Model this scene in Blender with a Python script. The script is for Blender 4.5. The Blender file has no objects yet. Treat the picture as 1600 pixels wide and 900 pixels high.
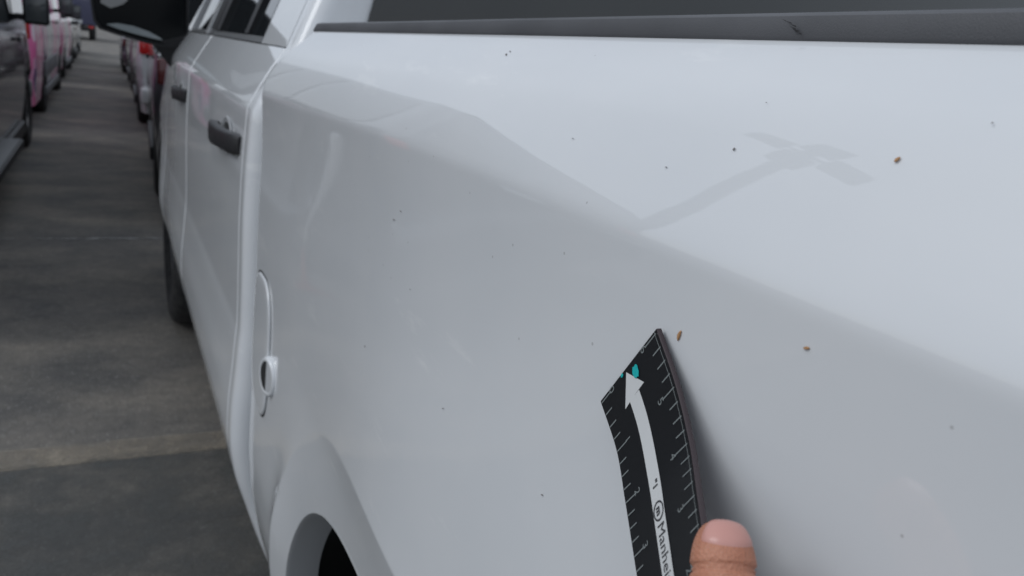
import bpy, bmesh, math, random
import numpy as np
from mathutils import Vector, Matrix
random.seed(7)
S = bpy.context.scene
COL = S.collection
R = math.radians
H = 1.42                      # camera height

# ------------------------------------------------------------------ camera
CR = Vector((0.8882513, -0.44485504, 0.11451474))
CU = Vector((0.02608759, 0.29774317, 0.9542895))
CF = Vector((0.45861647, 0.84466147, -0.27607595))
cd = bpy.data.cameras.new("camera"); cam = bpy.data.objects.new("camera", cd); COL.objects.link(cam)
cam.matrix_world = Matrix(((CR.x, CU.x, -CF.x, 0), (CR.y, CU.y, -CF.y, 0), (CR.z, CU.z, -CF.z, H), (0, 0, 0, 1)))
cd.sensor_width = 36; cd.lens = 27; cd.clip_start = 0.01; cd.clip_end = 2000
cd.dof.use_dof = True; cd.dof.focus_distance = 0.36; cd.dof.aperture_fstop = 15.0
S.camera = cam
S.render.resolution_x = 1024; S.render.resolution_y = 576

# ------------------------------------------------------------------ sky, sun, exposure
S.view_settings.view_transform = 'Standard'; S.view_settings.look = 'None'
S.view_settings.exposure = 0.15; S.view_settings.gamma = 1.0
SUN_EL, SUN_AZ = R(40), R(-80)
w = bpy.data.worlds.new("World"); S.world = w; w.use_nodes = True
nt = w.node_tree; nt.nodes.clear()
def N(nt, t, **k):
    n = nt.nodes.new(t)
    for a, b in k.items(): setattr(n, a, b)
    return n
out = N(nt, 'ShaderNodeOutputWorld'); bg = N(nt, 'ShaderNodeBackground'); bg.inputs['Strength'].default_value = 0.095
sky = N(nt, 'ShaderNodeTexSky', sky_type='NISHITA'); sky.sun_disc = False
sky.sun_elevation = SUN_EL; sky.sun_rotation = SUN_AZ
tc = N(nt, 'ShaderNodeTexCoord')
nz = N(nt, 'ShaderNodeTexNoise'); nz.inputs['Scale'].default_value = 2.2; nz.inputs['Detail'].default_value = 5
nt.links.new(tc.outputs['Generated'], nz.inputs['Vector'])
cr = N(nt, 'ShaderNodeValToRGB')
cr.color_ramp.elements[0].position = .3; cr.color_ramp.elements[0].color = (4.6, 5.0, 5.7, 1)
cr.color_ramp.elements[1].position = .7; cr.color_ramp.elements[1].color = (6.8, 7.3, 8.0, 1)
nt.links.new(nz.outputs['Fac'], cr.inputs['Fac'])
mx = N(nt, 'ShaderNodeMix', data_type='RGBA'); mx.inputs[0].default_value = .85
nt.links.new(sky.outputs[0], mx.inputs[6]); nt.links.new(cr.outputs[0], mx.inputs[7])
nt.links.new(mx.outputs[2], bg.inputs['Color']); nt.links.new(bg.outputs[0], out.inputs[0])
sl = bpy.data.lights.new("sun", 'SUN'); sl.energy = 0.95; sl.angle = R(36); sl.color = (.96, .98, 1)
so = bpy.data.objects.new("sun", sl); COL.objects.link(so)
sd = Vector((math.sin(SUN_AZ) * math.cos(SUN_EL), math.cos(SUN_AZ) * math.cos(SUN_EL), math.sin(SUN_EL)))
so.rotation_euler = (-sd).to_track_quat('-Z', 'Y').to_euler(); so.location = (0, 0, 20)

# ------------------------------------------------------------------ helpers
def link(o, parent=None):
    COL.objects.link(o)
    if parent is not None: o.parent = parent
    return o
def tag(o, label=None, cat=None, group=None, kind=None):
    for k, v in (('label', label), ('category', cat), ('group', group), ('kind', kind)):
        if v: o[k] = v
    return o
def empty(name, loc=(0, 0, 0)):
    o = bpy.data.objects.new(name, None); o.location = loc; o.empty_display_size = .1
    return link(o)
def mesh(name, vs, fs, mat, parent=None, smooth=False, label=None):
    m = bpy.data.meshes.new(name); m.from_pydata([tuple(v) for v in vs], [], fs); m.update()
    if smooth: m.polygons.foreach_set('use_smooth', [True] * len(m.polygons))
    m.materials.append(mat)
    o = bpy.data.objects.new(name, m); link(o, parent)
    if label: o['label'] = label
    return o
def edge_smooth(o, ang=35):
    m = o.data; bm = bmesh.new(); bm.from_mesh(m)
    for e in bm.edges:
        if len(e.link_faces) == 2 and e.calc_face_angle(0) > R(ang): e.smooth = False
    for f in bm.faces: f.smooth = True
    bm.to_mesh(m); bm.free(); return o
def gridfaces(nu, nv, off=0, flip=False):
    F = []
    for i in range(nu - 1):
        for j in range(nv - 1):
            a = off + i * nv + j; q = (a, a + 1, a + nv + 1, a + nv)
            F.append(q[::-1] if flip else q)
    return F
def grid(name, fn, us, vs, mat, parent=None, flip=False, smooth=True):
    V = [fn(u, v) for u in us for v in vs]
    return mesh(name, V, gridfaces(len(us), len(vs), 0, flip), mat, parent, smooth)
def join(*parts):
    V, F = [], []
    for v, f in parts:
        o = len(V); V += list(v); F += [tuple(i + o for i in q) for q in f]
    return V, F
def box(c, s, rot=None):
    V = [Vector((x * s[0] / 2, y * s[1] / 2, z * s[2] / 2)) for x in (-1, 1) for y in (-1, 1) for z in (-1, 1)]
    if rot: V = [rot @ v for v in V]
    V = [v + Vector(c) for v in V]
    return V, [(0, 1, 3, 2), (4, 6, 7, 5), (0, 4, 5, 1), (2, 3, 7, 6), (0, 2, 6, 4), (1, 5, 7, 3)]
def bevel(o, wd=.005, seg=2):
    bm = bmesh.new(); bm.from_mesh(o.data)
    bmesh.ops.bevel(bm, geom=bm.edges[:], offset=wd, segments=seg, affect='EDGES', profile=.5)
    bm.to_mesh(o.data); bm.free(); return edge_smooth(o, 50)
def bbox(name, c, s, mat, parent, wd=.01, seg=2, rot=None):
    return bevel(mesh(name, *box(c, s, rot), mat, parent), wd, seg)
def tube(pts, rad, n=12, cap=True, sx=1.0):
    pts = [Vector(p) for p in pts]
    if not hasattr(rad, '__len__'): rad = [rad] * len(pts)
    V, F = [], []; up = None
    for i, p in enumerate(pts):
        d = (pts[min(i + 1, len(pts) - 1)] - pts[max(i - 1, 0)]).normalized()
        a = Vector((0, 0, 1)) if abs(d.z) < .9 else Vector((1, 0, 0))
        if up is None: x = d.cross(a).normalized()
        else: x = (up - d * up.dot(d)).normalized()
        up = x; y = d.cross(x)
        for k in range(n):
            t = 2 * math.pi * k / n
            V.append(p + (x * math.cos(t) * sx + y * math.sin(t)) * rad[i])
    for i in range(len(pts) - 1):
        for k in range(n):
            F.append((i * n + k, i * n + (k + 1) % n, (i + 1) * n + (k + 1) % n, (i + 1) * n + k))
    if cap: F += [tuple(range(n))[::-1], tuple(range((len(pts) - 1) * n, len(pts) * n))]
    return V, F
def lathe_x(prof, n, c):           # prof: (x, r) about an axis along x through c
    V, F = [], []
    for x, r in prof:
        for k in range(n):
            t = 2 * math.pi * k / n
            V.append(Vector((c[0] + x, c[1] + r * math.cos(t), c[2] + r * math.sin(t))))
    for i in range(len(prof) - 1):
        for k in range(n):
            F.append((i * n + k, i * n + (k + 1) % n, (i + 1) * n + (k + 1) % n, (i + 1) * n + k))
    return V, F
def sstep(a, b, x):
    t = min(1, max(0, (x - a) / (b - a))); return t * t * (3 - 2 * t)
def interp(x, tab):
    # smooth (monotone cubic) interpolation through (x, y) knots
    xs = [p[0] for p in tab]; ys = [p[1] for p in tab]
    if x <= xs[0]: return ys[0]
    if x >= xs[-1]: return ys[-1]
    n = len(xs); d = [(ys[i + 1] - ys[i]) / (xs[i + 1] - xs[i]) for i in range(n - 1)]
    m = [d[0]] + [0 if d[i - 1] * d[i] <= 0 else 2 * d[i - 1] * d[i] / (d[i - 1] + d[i]) for i in range(1, n - 1)] + [d[-1]]
    for i in range(n - 1):
        if x <= xs[i + 1]:
            h = xs[i + 1] - xs[i]; t = (x - xs[i]) / h
            return ((2*t**3 - 3*t*t + 1) * ys[i] + (t**3 - 2*t*t + t) * h * m[i] + (-2*t**3 + 3*t*t) * ys[i + 1] + (t**3 - t*t) * h * m[i + 1])
def W(px, py, dep):                # a point at a given depth along a line of sight from the camera's place
    return Vector((0, 0, H)) + (CF + CR * ((px - 800) / 1200) + CU * ((450 - py) / 1200)) * dep
def onX(px, py, x):
    r = CF + CR * ((px - 800) / 1200) + CU * ((450 - py) / 1200)
    return Vector((0, 0, H)) + r * (x / r.x)

# ------------------------------------------------------------------ materials
def M(name, col, rough=.5, metal=0, coat=0, coat_rough=.03, spec=.5, bump=None, trans=0):
    m = bpy.data.materials.new(name); m.use_nodes = True; t = m.node_tree
    b = t.nodes['Principled BSDF']
    b.inputs['Base Color'].default_value = (*col, 1); b.inputs['Roughness'].default_value = rough
    b.inputs['Metallic'].default_value = metal; b.inputs['Coat Weight'].default_value = coat
    b.inputs['Coat IOR'].default_value = 1.62; b.inputs['Coat Roughness'].default_value = coat_rough; b.inputs['Specular IOR Level'].default_value = spec
    b.inputs['Transmission Weight'].default_value = trans
    if bump:
        n = N(t, 'ShaderNodeTexNoise'); n.inputs['Scale'].default_value = bump[0]; n.inputs['Detail'].default_value = 4
        c = N(t, 'ShaderNodeTexCoord'); t.links.new(c.outputs['Object'], n.inputs['Vector'])
        bp = N(t, 'ShaderNodeBump'); bp.inputs['Strength'].default_value = bump[1]; bp.inputs['Distance'].default_value = bump[2]
        t.links.new(n.outputs['Fac'], bp.inputs['Height']); t.links.new(bp.outputs[0], b.inputs['Normal'])
        if coat: t.links.new(bp.outputs[0], b.inputs['Coat Normal'])
    return m
def vary(m, c1, c2, scale=20, lo=.4, hi=.6, detail=6, stretch=None, mix_with=None):
    t = m.node_tree; b = t.nodes['Principled BSDF']
    c = N(t, 'ShaderNodeTexCoord'); n = N(t, 'ShaderNodeTexNoise'); n.inputs['Scale'].default_value = scale; n.inputs['Detail'].default_value = detail
    if stretch:
        mp = N(t, 'ShaderNodeMapping'); mp.inputs['Scale'].default_value = stretch
        t.links.new(c.outputs['Object'], mp.inputs['Vector']); t.links.new(mp.outputs[0], n.inputs['Vector'])
    else: t.links.new(c.outputs['Object'], n.inputs['Vector'])
    r = N(t, 'ShaderNodeValToRGB'); r.color_ramp.elements[0].position = lo; r.color_ramp.elements[1].position = hi
    r.color_ramp.elements[0].color = (*c1, 1); r.color_ramp.elements[1].color = (*c2, 1)
    t.links.new(n.outputs['Fac'], r.inputs['Fac']); t.links.new(r.outputs[0], b.inputs['Base Color'])
    return m
paint = M('white_paint', (.66, .68, .70), .35, coat=1, coat_rough=.02, spec=.3, bump=(55, .006, .002))
def specks(m):
    # faint dust film and tiny dirt dots on the paint
    t = m.node_tree; b = t.nodes['Principled BSDF']; c = N(t, 'ShaderNodeTexCoord')
    v = N(t, 'ShaderNodeTexVoronoi'); v.inputs['Scale'].default_value = 55; v.inputs['Randomness'].default_value = 1
    t.links.new(c.outputs['Object'], v.inputs['Vector'])
    lt = N(t, 'ShaderNodeMath', operation='LESS_THAN'); lt.inputs[1].default_value = .045
    t.links.new(v.outputs['Distance'], lt.inputs[0])
    sp = N(t, 'ShaderNodeSeparateColor'); t.links.new(v.outputs['Color'], sp.inputs[0])
    g = N(t, 'ShaderNodeMath', operation='GREATER_THAN'); g.inputs[1].default_value = .72; t.links.new(sp.outputs[0], g.inputs[0])
    mu = N(t, 'ShaderNodeMath', operation='MULTIPLY'); t.links.new(lt.outputs[0], mu.inputs[0]); t.links.new(g.outputs[0], mu.inputs[1])
    mu2 = N(t, 'ShaderNodeMath', operation='MULTIPLY'); t.links.new(mu.outputs[0], mu2.inputs[0]); mu2.inputs[1].default_value = .35
    n = N(t, 'ShaderNodeTexNoise'); n.inputs['Scale'].default_value = 9; n.inputs['Detail'].default_value = 8
    t.links.new(c.outputs['Object'], n.inputs['Vector'])
    r = N(t, 'ShaderNodeValToRGB'); r.color_ramp.elements[0].position = .3; r.color_ramp.elements[1].position = .75
    r.color_ramp.elements[0].color = (.655, .675, .695, 1); r.color_ramp.elements[1].color = (.685, .70, .715, 1)
    t.links.new(n.outputs['Fac'], r.inputs['Fac'])
    x = N(t, 'ShaderNodeMix', data_type='RGBA'); t.links.new(mu2.outputs[0], x.inputs[0]); t.links.new(r.outputs[0], x.inputs[6])
    x.inputs[7].default_value = (.12, .10, .09, 1)
    # pale slanting streaks in the colour, standing in for broken reflections
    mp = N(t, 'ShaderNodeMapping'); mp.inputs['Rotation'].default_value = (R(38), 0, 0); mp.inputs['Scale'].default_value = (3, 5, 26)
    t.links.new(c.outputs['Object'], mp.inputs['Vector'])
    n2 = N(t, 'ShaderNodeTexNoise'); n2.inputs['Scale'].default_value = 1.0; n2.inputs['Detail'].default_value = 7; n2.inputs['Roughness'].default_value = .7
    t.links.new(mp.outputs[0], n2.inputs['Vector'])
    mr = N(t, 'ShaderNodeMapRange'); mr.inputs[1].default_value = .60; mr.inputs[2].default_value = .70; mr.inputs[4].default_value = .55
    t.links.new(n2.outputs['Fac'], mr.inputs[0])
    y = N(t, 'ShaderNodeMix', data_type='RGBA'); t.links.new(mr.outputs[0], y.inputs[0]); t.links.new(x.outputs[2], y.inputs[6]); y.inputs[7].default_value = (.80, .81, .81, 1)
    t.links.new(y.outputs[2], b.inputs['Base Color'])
    rr = N(t, 'ShaderNodeMapRange'); rr.inputs[3].default_value = .004; rr.inputs[4].default_value = .022
    t.links.new(n.outputs['Fac'], rr.inputs[0]); t.links.new(rr.outputs[0], b.inputs['Coat Roughness'])
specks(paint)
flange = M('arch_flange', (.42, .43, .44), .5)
plastic = vary(M('black_plastic', (.03, .03, .032), .5, spec=.25, bump=(900, .25, .0004)), (.014, .015, .016), (.024, .024, .026), 12, .3, .7)
cap_mat = vary(M('rail_cap_plastic', (.06, .06, .065), .5, bump=(1400, .35, .0004)), (.058, .06, .066), (.088, .09, .098), 14, .3, .75)
handle_mat = M('handle_plastic', (.018, .018, .020), .38, spec=.35, bump=(900, .15, .0003))
rubber = vary(M('rubber', (.02, .02, .021), .8), (.015, .015, .016), (.035, .034, .033), 30)
alloy = M('alloy', (.35, .35, .36), .3, metal=.9)
glass = M('dark_glass', (.012, .014, .016), .05, spec=.6, coat=.3)
glass_l = M('light_tinted_glass', (.085, .095, .10), .05, spec=.7)
dark = M('dark_cavity', (.01, .01, .01), .9)
chrome = M('chrome', (.75, .76, .78), .08, metal=1)
redl = M('red_lens', (.55, .02, .02), .15, coat=.6)
amber = M('amber_lens', (.7, .25, .03), .15, coat=.6)
clearl = M('clear_lens', (.75, .78, .8), .1, coat=.6)
plate_m = M('number_plate', (.6, .62, .64), .4)

# ------------------------------------------------------------------ ground
def asphalt():
    m = M('asphalt', (.05, .05, .05), .85, spec=.25); t = m.node_tree; b = t.nodes['Principled BSDF']
    c = N(t, 'ShaderNodeTexCoord')
    def noise(scale, det, stretch=(1, 1, 1), rough=.6):
        mp = N(t, 'ShaderNodeMapping'); mp.inputs['Scale'].default_value = stretch
        n = N(t, 'ShaderNodeTexNoise'); n.inputs['Scale'].default_value = scale; n.inputs['Detail'].default_value = det; n.inputs['Roughness'].default_value = rough
        t.links.new(c.outputs['Object'], mp.inputs['Vector']); t.links.new(mp.outputs[0], n.inputs['Vector']); return n.outputs['Fac']
    def ramp(f, p0, c0, p1, c1):
        r = N(t, 'ShaderNodeValToRGB'); e = r.color_ramp.elements
        e[0].position = p0; e[0].color = (*c0, 1); e[1].position = p1; e[1].color = (*c1, 1)
        t.links.new(f, r.inputs['Fac']); return r.outputs[0]
    def mix(f, a, bb, mode='MIX', fac=None):
        x = N(t, 'ShaderNodeMix', data_type='RGBA', blend_type=mode)
        if f is None: x.inputs[0].default_value = fac
        else: t.links.new(f, x.inputs[0])
        t.links.new(a, x.inputs[6]); t.links.new(bb, x.inputs[7]); return x.outputs[2]
    base = ramp(noise(1.0, 6, (.45, 1.0, 1), .65), .28, (.155, .153, .150), .72, (.235, .220, .195))
    blot = ramp(noise(2.3, 7, (.8, 1.1, 1)), .35, (.62, .63, .65), .7, (1.15, 1.1, 1.04))
    fine = ramp(noise(170, 3), .32, (.5, .5, .5), .7, (1.6, 1.6, 1.6))
    mid = ramp(noise(22, 6, (1, 1, 1), .7), .3, (.72, .73, .74), .72, (1.25, 1.24, 1.22))
    x = mix(None, base, blot, 'MULTIPLY', 1); x = mix(None, x, fine, 'MULTIPLY', .75); x = mix(None, x, mid, 'MULTIPLY', .8)
    # light aggregate grains
    v = N(t, 'ShaderNodeTexVoronoi'); v.inputs['Scale'].default_value = 130; t.links.new(c.outputs['Object'], v.inputs['Vector'])
    sp = N(t, 'ShaderNodeSeparateColor'); t.links.new(v.outputs['Color'], sp.inputs[0])
    a = N(t, 'ShaderNodeMath', operation='LESS_THAN'); a.inputs[1].default_value = .28; t.links.new(v.outputs['Distance'], a.inputs[0])
    g = N(t, 'ShaderNodeMath', operation='GREATER_THAN'); g.inputs[1].default_value = .90; t.links.new(sp.outputs[0], g.inputs[0])
    mu = N(t, 'ShaderNodeMath', operation='MULTIPLY'); t.links.new(a.outputs[0], mu.inputs[0]); t.links.new(g.outputs[0], mu.inputs[1])
    gc = N(t, 'ShaderNodeRGB'); gc.outputs[0].default_value = (.42, .42, .41, 1)
    x = mix(mu.outputs[0], x, gc.outputs[0])
    t.links.new(x, b.inputs['Base Color'])
    bp = N(t, 'ShaderNodeBump'); bp.inputs['Strength'].default_value = .7; bp.inputs['Distance'].default_value = .003
    t.links.new(noise(220, 4), bp.inputs['Height']); t.links.new(bp.outputs[0], b.inputs['Normal'])
    return m
asph = asphalt()
def worn(name, col, lo, hi, scale, amax=1.0):
    m = M(name, col, .85); t = m.node_tree; b = t.nodes['Principled BSDF']
    gc_ = N(t, 'ShaderNodeTexCoord'); gn = N(t, 'ShaderNodeTexNoise'); gn.inputs['Scale'].default_value = 150; gn.inputs['Detail'].default_value = 5; gn.inputs['Roughness'].default_value = .8
    gr = N(t, 'ShaderNodeValToRGB'); gr.color_ramp.elements[0].position = .34; gr.color_ramp.elements[1].position = .68
    gr.color_ramp.elements[0].color = tuple(c * .55 for c in col) + (1,); gr.color_ramp.elements[1].color = tuple(c * 1.55 for c in col) + (1,)
    t.links.new(gc_.outputs['Object'], gn.inputs['Vector']); t.links.new(gn.outputs['Fac'], gr.inputs['Fac']); t.links.new(gr.outputs[0], b.inputs['Base Color'])
    c = N(t, 'ShaderNodeTexCoord'); n = N(t, 'ShaderNodeTexNoise'); n.inputs['Scale'].default_value = scale; n.inputs['Detail'].default_value = 9; n.inputs['Roughness'].default_value = .75
    t.links.new(c.outputs['Object'], n.inputs['Vector'])
    r = N(t, 'ShaderNodeMapRange'); r.inputs[1].default_value = lo; r.inputs[2].default_value = hi; r.inputs[4].default_value = amax
    t.links.new(n.outputs['Fac'], r.inputs[0]); t.links.new(r.outputs[0], b.inputs['Alpha']); return m
G = 600
gv = [(-G, -G, 0), (G, -G, 0), (G, G, 0), (-G, G, 0)]
tag(mesh('ground', gv, [(0, 1, 2, 3)], asph), kind='structure')
def strip(name, y0, y1, slope, mat, x0=-6, x1=6, z=.004, n=40):
    V = []; 
    for i in range(n + 1):
        x = x0 + (x1 - x0) * i / n; V += [(x, y0 + slope * x + .006 * math.sin(x * 9), z), (x, y1 + slope * x + .005 * math.sin(x * 7 + 1), z)]
    F = [(2 * i, 2 * i + 2, 2 * i + 3, 2 * i + 1) for i in range(n)]
    return tag(mesh(name, V, F, mat), kind='structure')
strip('painted_line', 2.60, 2.74, -.03, worn('faded_tan_paint', (.31, .272, .218), .34, .72, 7))
strip('pavement_joint', 5.64, 5.675, .03, worn('joint_filler', (.36, .36, .35), .42, .62, 5), z=.0045)
strip('pavement_patch', -3.0, 2.63, -.03, worn('dark_sealer', (.088, .092, .090), .30, .62, 6, .74), z=.003)

# ------------------------------------------------------------------ the white pickup truck
XC = 1.20                       # truck centre line
truck = empty('pickup_truck', (XC, 2.0, 0)); TB = Vector((XC, 2.0, 0))
tag(truck, 'white pickup truck parked at right whose glossy bed side fills the foreground', 'pickup truck')
def tobj(o, parent=None):       # parent keeping world place
    o.parent = parent or truck
    o.matrix_parent_inverse = Matrix.Translation(-TB) if parent is None else Matrix.Identity(4)
    return o
def tpart(name, V, F, mat, parent=None, smooth=False, es=None):
    base = TB
    o = mesh(name, [Vector(v) - base for v in V], F, mat, parent or truck, smooth)
    if es: edge_smooth(o, es)
    return o
def mir(V, F): return [Vector((2 * XC - v[0], v[1], v[2])) for v in V], [f[::-1] for f in F]
YC_R, YC_F, HUB = .480, 4.00, .43

# bed side section: distance of the skin from the camera's own plane
def zc(Y):
    d = Y - .40
    return 1.358 - (.027 * (d - .05) if d > .1 else .027 * d * d / .2 if d > 0 else 0)
_T = np.linspace(-.9, .12, 1021)
def _slope(t):
    up = np.where(t < .045, .25 + t / .045 * .28, .53 + (t - .045) / .035 * .75)
    lo = np.where(t > -.03, -.035, -.035 + np.clip((-.03 - t) / .10, 0, 1) * .075)
    wd = .0065; k = np.clip((t + wd) / (2 * wd), 0, 1); k = k * k * (3 - 2 * k)
    return lo * (1 - k) + up * k
_I = np.concatenate([[0], np.cumsum((_slope(_T[1:]) + _slope(_T[:-1])) / 2 * (_T[1] - _T[0]))])
_I -= np.interp(0, _T, _I)
LOW = [(.45, .27), (.52, .235), (.60, .211), (.70, .196), (.77, .1925), (.86, .1945), (.95, .1965), (1.05, .1985), (1.15, .2005)]
def superr(Y, z, yc, a, b, p=3.0):
    dz = max(0, z - HUB); dy = abs(Y - yc)
    return ((dy / a) ** p + (dz / b) ** p) ** (1 / p)
def bedD(Y, z):
    t = z - zc(Y)
    if t > 0: t *= .080 / (1.437 - zc(Y))
    up = .2 + float(np.interp(t, _T, _I))
    lo = interp(z, LOW)
    k = sstep(1.0, 1.2, z); D = lo * (1 - k) + up * k
    r = superr(Y, z, YC_R, .50 if Y > YC_R else .58, .62)
    L = .17 + (.022 - .17) * sstep(.05, .55, Y - YC_R)
    amp = .0205 - .0095 * sstep(.0, .45, Y - YC_R)
    if r >= 1:
        d = (r - 1) * .58; F = amp * math.exp(-d / L)
    else: F = amp - .0115 * min(1, (1 - r) / .14)
    D -= F * (1 - sstep(-.05, .46, Y - YC_R) * sstep(.76, 1.02, z))
    # front edge rolled in, slight bow of the side
    e = Y - (BF(z) - .008)
    if e > 0: D += .005 * (1 - math.sqrt(max(0, 1 - (e / .008) ** 2)))
    D += .012 * max(0, -Y) ** 2 * 3
    return D
def BF(z): return 1.215 - .110 * sstep(1.35, 1.437, z)
def rail_z(Y): return 1.4438 - .0098 * min(1, max(0, (Y - .14) / .96))
ZTOP = 1.437
def zlow(Y, yc=YC_R, a=.440, b=.53, zb=.50):
    dy = abs(Y - yc) / a
    if dy >= 1: return zb
    return max(zb, HUB + b * (1 - dy ** 3) ** (1 / 3))
ys = []
for k in range(61):
    th = math.pi * k / 60; c = math.cos(th); ys.append(YC_R + .440 * (1 if c >= 0 else -1) * abs(c) ** (2 / 3))
ys += list(np.linspace(-.80, YC_R - .441, 50)) + list(np.linspace(YC_R + .441, 1.08, 40)) + list(np.linspace(-.01, .95, 70))
ys = sorted(set(round(y, 5) for y in ys))
us = list(np.linspace(1.085, 1.215, 40))
V = []; nv = 0
zu = sorted(set(list(np.linspace(1.13, 1.30, 14)) + list(np.linspace(1.30, 1.40, 52)) + list(np.linspace(1.40, ZTOP, 20))))
def bed_columns():
    V = []
    for Y in ys + us:
        zl = zlow(Y)
        col = [zl + (1.13 - zl) * i / 70 for i in range(70)] + zu
        dz_ = rail_z(Y) - 1.437
        for z in col:
            yy = Y
            if Y > 1.08: yy = 1.08 + (Y - 1.08) / .135 * (BF(z) - 1.08)
            V.append(Vector((bedD(yy, z), yy, z + dz_ * sstep(1.375, 1.437, z))))
    return V, len(ys + us), 70 + len(zu)
BV, nu, nvv = bed_columns()
BFc = gridfaces(nu, nvv, 0, True)
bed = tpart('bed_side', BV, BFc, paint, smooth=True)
bed['label'] = 'near bed side with a soft crease and flared wheel arch'
# folded-in front edge and arch flange of the near side
def ribbon(pts, offs, flip=False):
    V = []; n = len(pts)
    for o in offs: V += [Vector(p) + Vector(o) for p in pts]
    F = []
    for r_ in range(len(offs) - 1):
        for i in range(n - 1):
            a = r_ * n + i; q = (a, a + 1, a + n + 1, a + n); F.append(q[::-1] if flip else q)
    return V, F
fr = [BV[(nu - 1) * nvv + j] for j in range(nvv)]
tpart('bed_front_flange', *ribbon(fr, [(0, 0, 0), (.006, .001, 0), (.12, .002, 0)]), paint, smooth=True)
arch_pts = []
for k in range(81):
    th = math.pi * k / 80; c, s = math.cos(th), math.sin(th)
    Y = YC_R + .440 * (1 if c >= 0 else -1) * abs(c) ** (2 / 3); z = HUB + .53 * abs(s) ** (2 / 3)
    if z >= .5: arch_pts.append(Vector((bedD(Y, z), Y, z)))
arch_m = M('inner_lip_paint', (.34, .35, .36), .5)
def inset(p, k): return (0, 0, 0)
def arch_ring(pts, yc, steps):
    V = []; n = len(pts)
    for dx, sh in steps:
        for p in pts:
            V.append(Vector((p.x + dx, yc + (p.y - yc) * sh, HUB + (p.z - HUB) * sh)))
    F = []
    for r_ in range(len(steps) - 1):
        for i in range(n - 1):
            a = r_ * n + i; F.append((a, a + n, a + n + 1, a + 1))
    return V, F
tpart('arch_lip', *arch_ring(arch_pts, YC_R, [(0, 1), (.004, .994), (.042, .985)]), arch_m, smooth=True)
tpart('wheel_arch_liner', *arch_ring(arch_pts, YC_R, [(.042, .985), (.043, 1.01), (.42, 1.01), (.44, .3)]), dark, smooth=True)
# far bed side, floor, tailgate, bulkhead
far_z = [.5, .77, .95, 1.15, 1.357, 1.40, 1.437]; far_y = list(np.linspace(-.8, 1.2, 20))
fv = [Vector((bedD(2, z) + 0 if False else interp(z, LOW) if z < 1.15 else .2 + float(np.interp(z - 1.357, _T, _I)), y, z)) for y in far_y for z in far_z]
tpart('bed_side', *mir(fv, gridfaces(20, 7, 0, True)), paint, smooth=True)
tpart('bed_floor', *join(box((XC, .2, .82), (1.6, 2.0, .04)), box((.33, .2, 1.1), (.05, 2.0, .62)), box((2 * XC - .33, .2, 1.1), (.05, 2.0, .62)), box((XC, 1.17, 1.12), (1.6, .05, .6))), paint)
bevel(tpart('tailgate', *box((XC, -.83, 1.05), (1.66, .06, .68)), paint), .015)
bevel(tpart('rear_bumper', *box((XC, -.98, .58), (1.95, .2, .2)), chrome), .04)
# rail caps
def cap_side(mirror=False):
    prof = [(.006, -.004), (-.0005, -.001), (-.001, .0005), (.001, .0085), (.004, .0102), (.075, .0115), (.08, -.03)]
    yy = list(np.linspace(-.82, 1.088, 62)) + [1.100]
    V = []
    for y in yy:
        D = bedD(min(y, 1.085), ZTOP); k = 0 if y < 1.09 else 1
        for dx, dz in prof:
            V.append(Vector((D + dx, y + (dz * -1.2 + .006) * (y > 1.09) , rail_z(y) + dz + .0012)))
    F = gridfaces(len(yy), len(prof), 0, True)
    F.append(tuple(range((len(yy) - 1) * len(prof), len(yy) * len(prof)))[::-1])
    if mirror: V, F = mir(V, F)
    return tpart('bed_rail_cap', V, F, cap_mat, es=40)
cap_side(); cap_side(True)

# cab section
CAB = [(.45, .25), (.52, .225), (.60, .200), (.68, .178), (.74, .1715), (.78, .1722), (.86, .1785), (.925, .1838), (.933, .1849), (.943, .1854), (1.0, .186), (1.10, .186), (1.20, .1885), (1.285, .1940), (1.305, .1955), (1.311, .1970), (1.320, .2015), (1.36, .2240), (1.405, .252)]
def cabD(Y, z):
    D = interp(z, CAB)
    if z > 1.405: D = .252 + (z - 1.405) * .40
    # front fender flare
    if Y > 3.2:
        r = superr(Y, z, YC_F, .58, .60)
        if r >= 1: D -= .012 * math.exp(-(r - 1) * .58 / .10)
        else: D -= .012 - .004 * min(1, (1 - r) / .14)
    if Y > 2.5: D += .0165 * (Y - 2.5) ** 2 * (1 + 2.2 * max(0, z - 1.05)) - .004 * (Y - 2.5)
    return D
BELT = 1.405
def patch(name, y0, y1, z0, z1, mat, fn=cabD, lift=0., roll=.006, ny=30, nz=60, parent=None, lowf=None, slant=None):
    yy = [y0, y0 + roll * .15, y0 + roll * .5, y0 + roll] + list(np.linspace(y0 + roll * 1.8, y1 - roll * 1.8, ny)) + [y1 - roll, y1 - roll * .5, y1 - roll * .15, y1]
    V = []
    for y in yy:
        zb = lowf(y) if lowf else z0
        for j in range(nz):
            z = zb + (z1 - zb) * j / (nz - 1)
            e = min(y - y0, y1 - y); d = roll * (1 - math.sqrt(max(0, 1 - (1 - min(1, e / roll)) ** 2)))
            V.append(Vector((fn(y, z) - lift + d, y + (slant(z) if slant else 0), z)))
    return tpart(name, V, gridfaces(len(yy), nz, 0, True), mat, parent, smooth=True)
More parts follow.
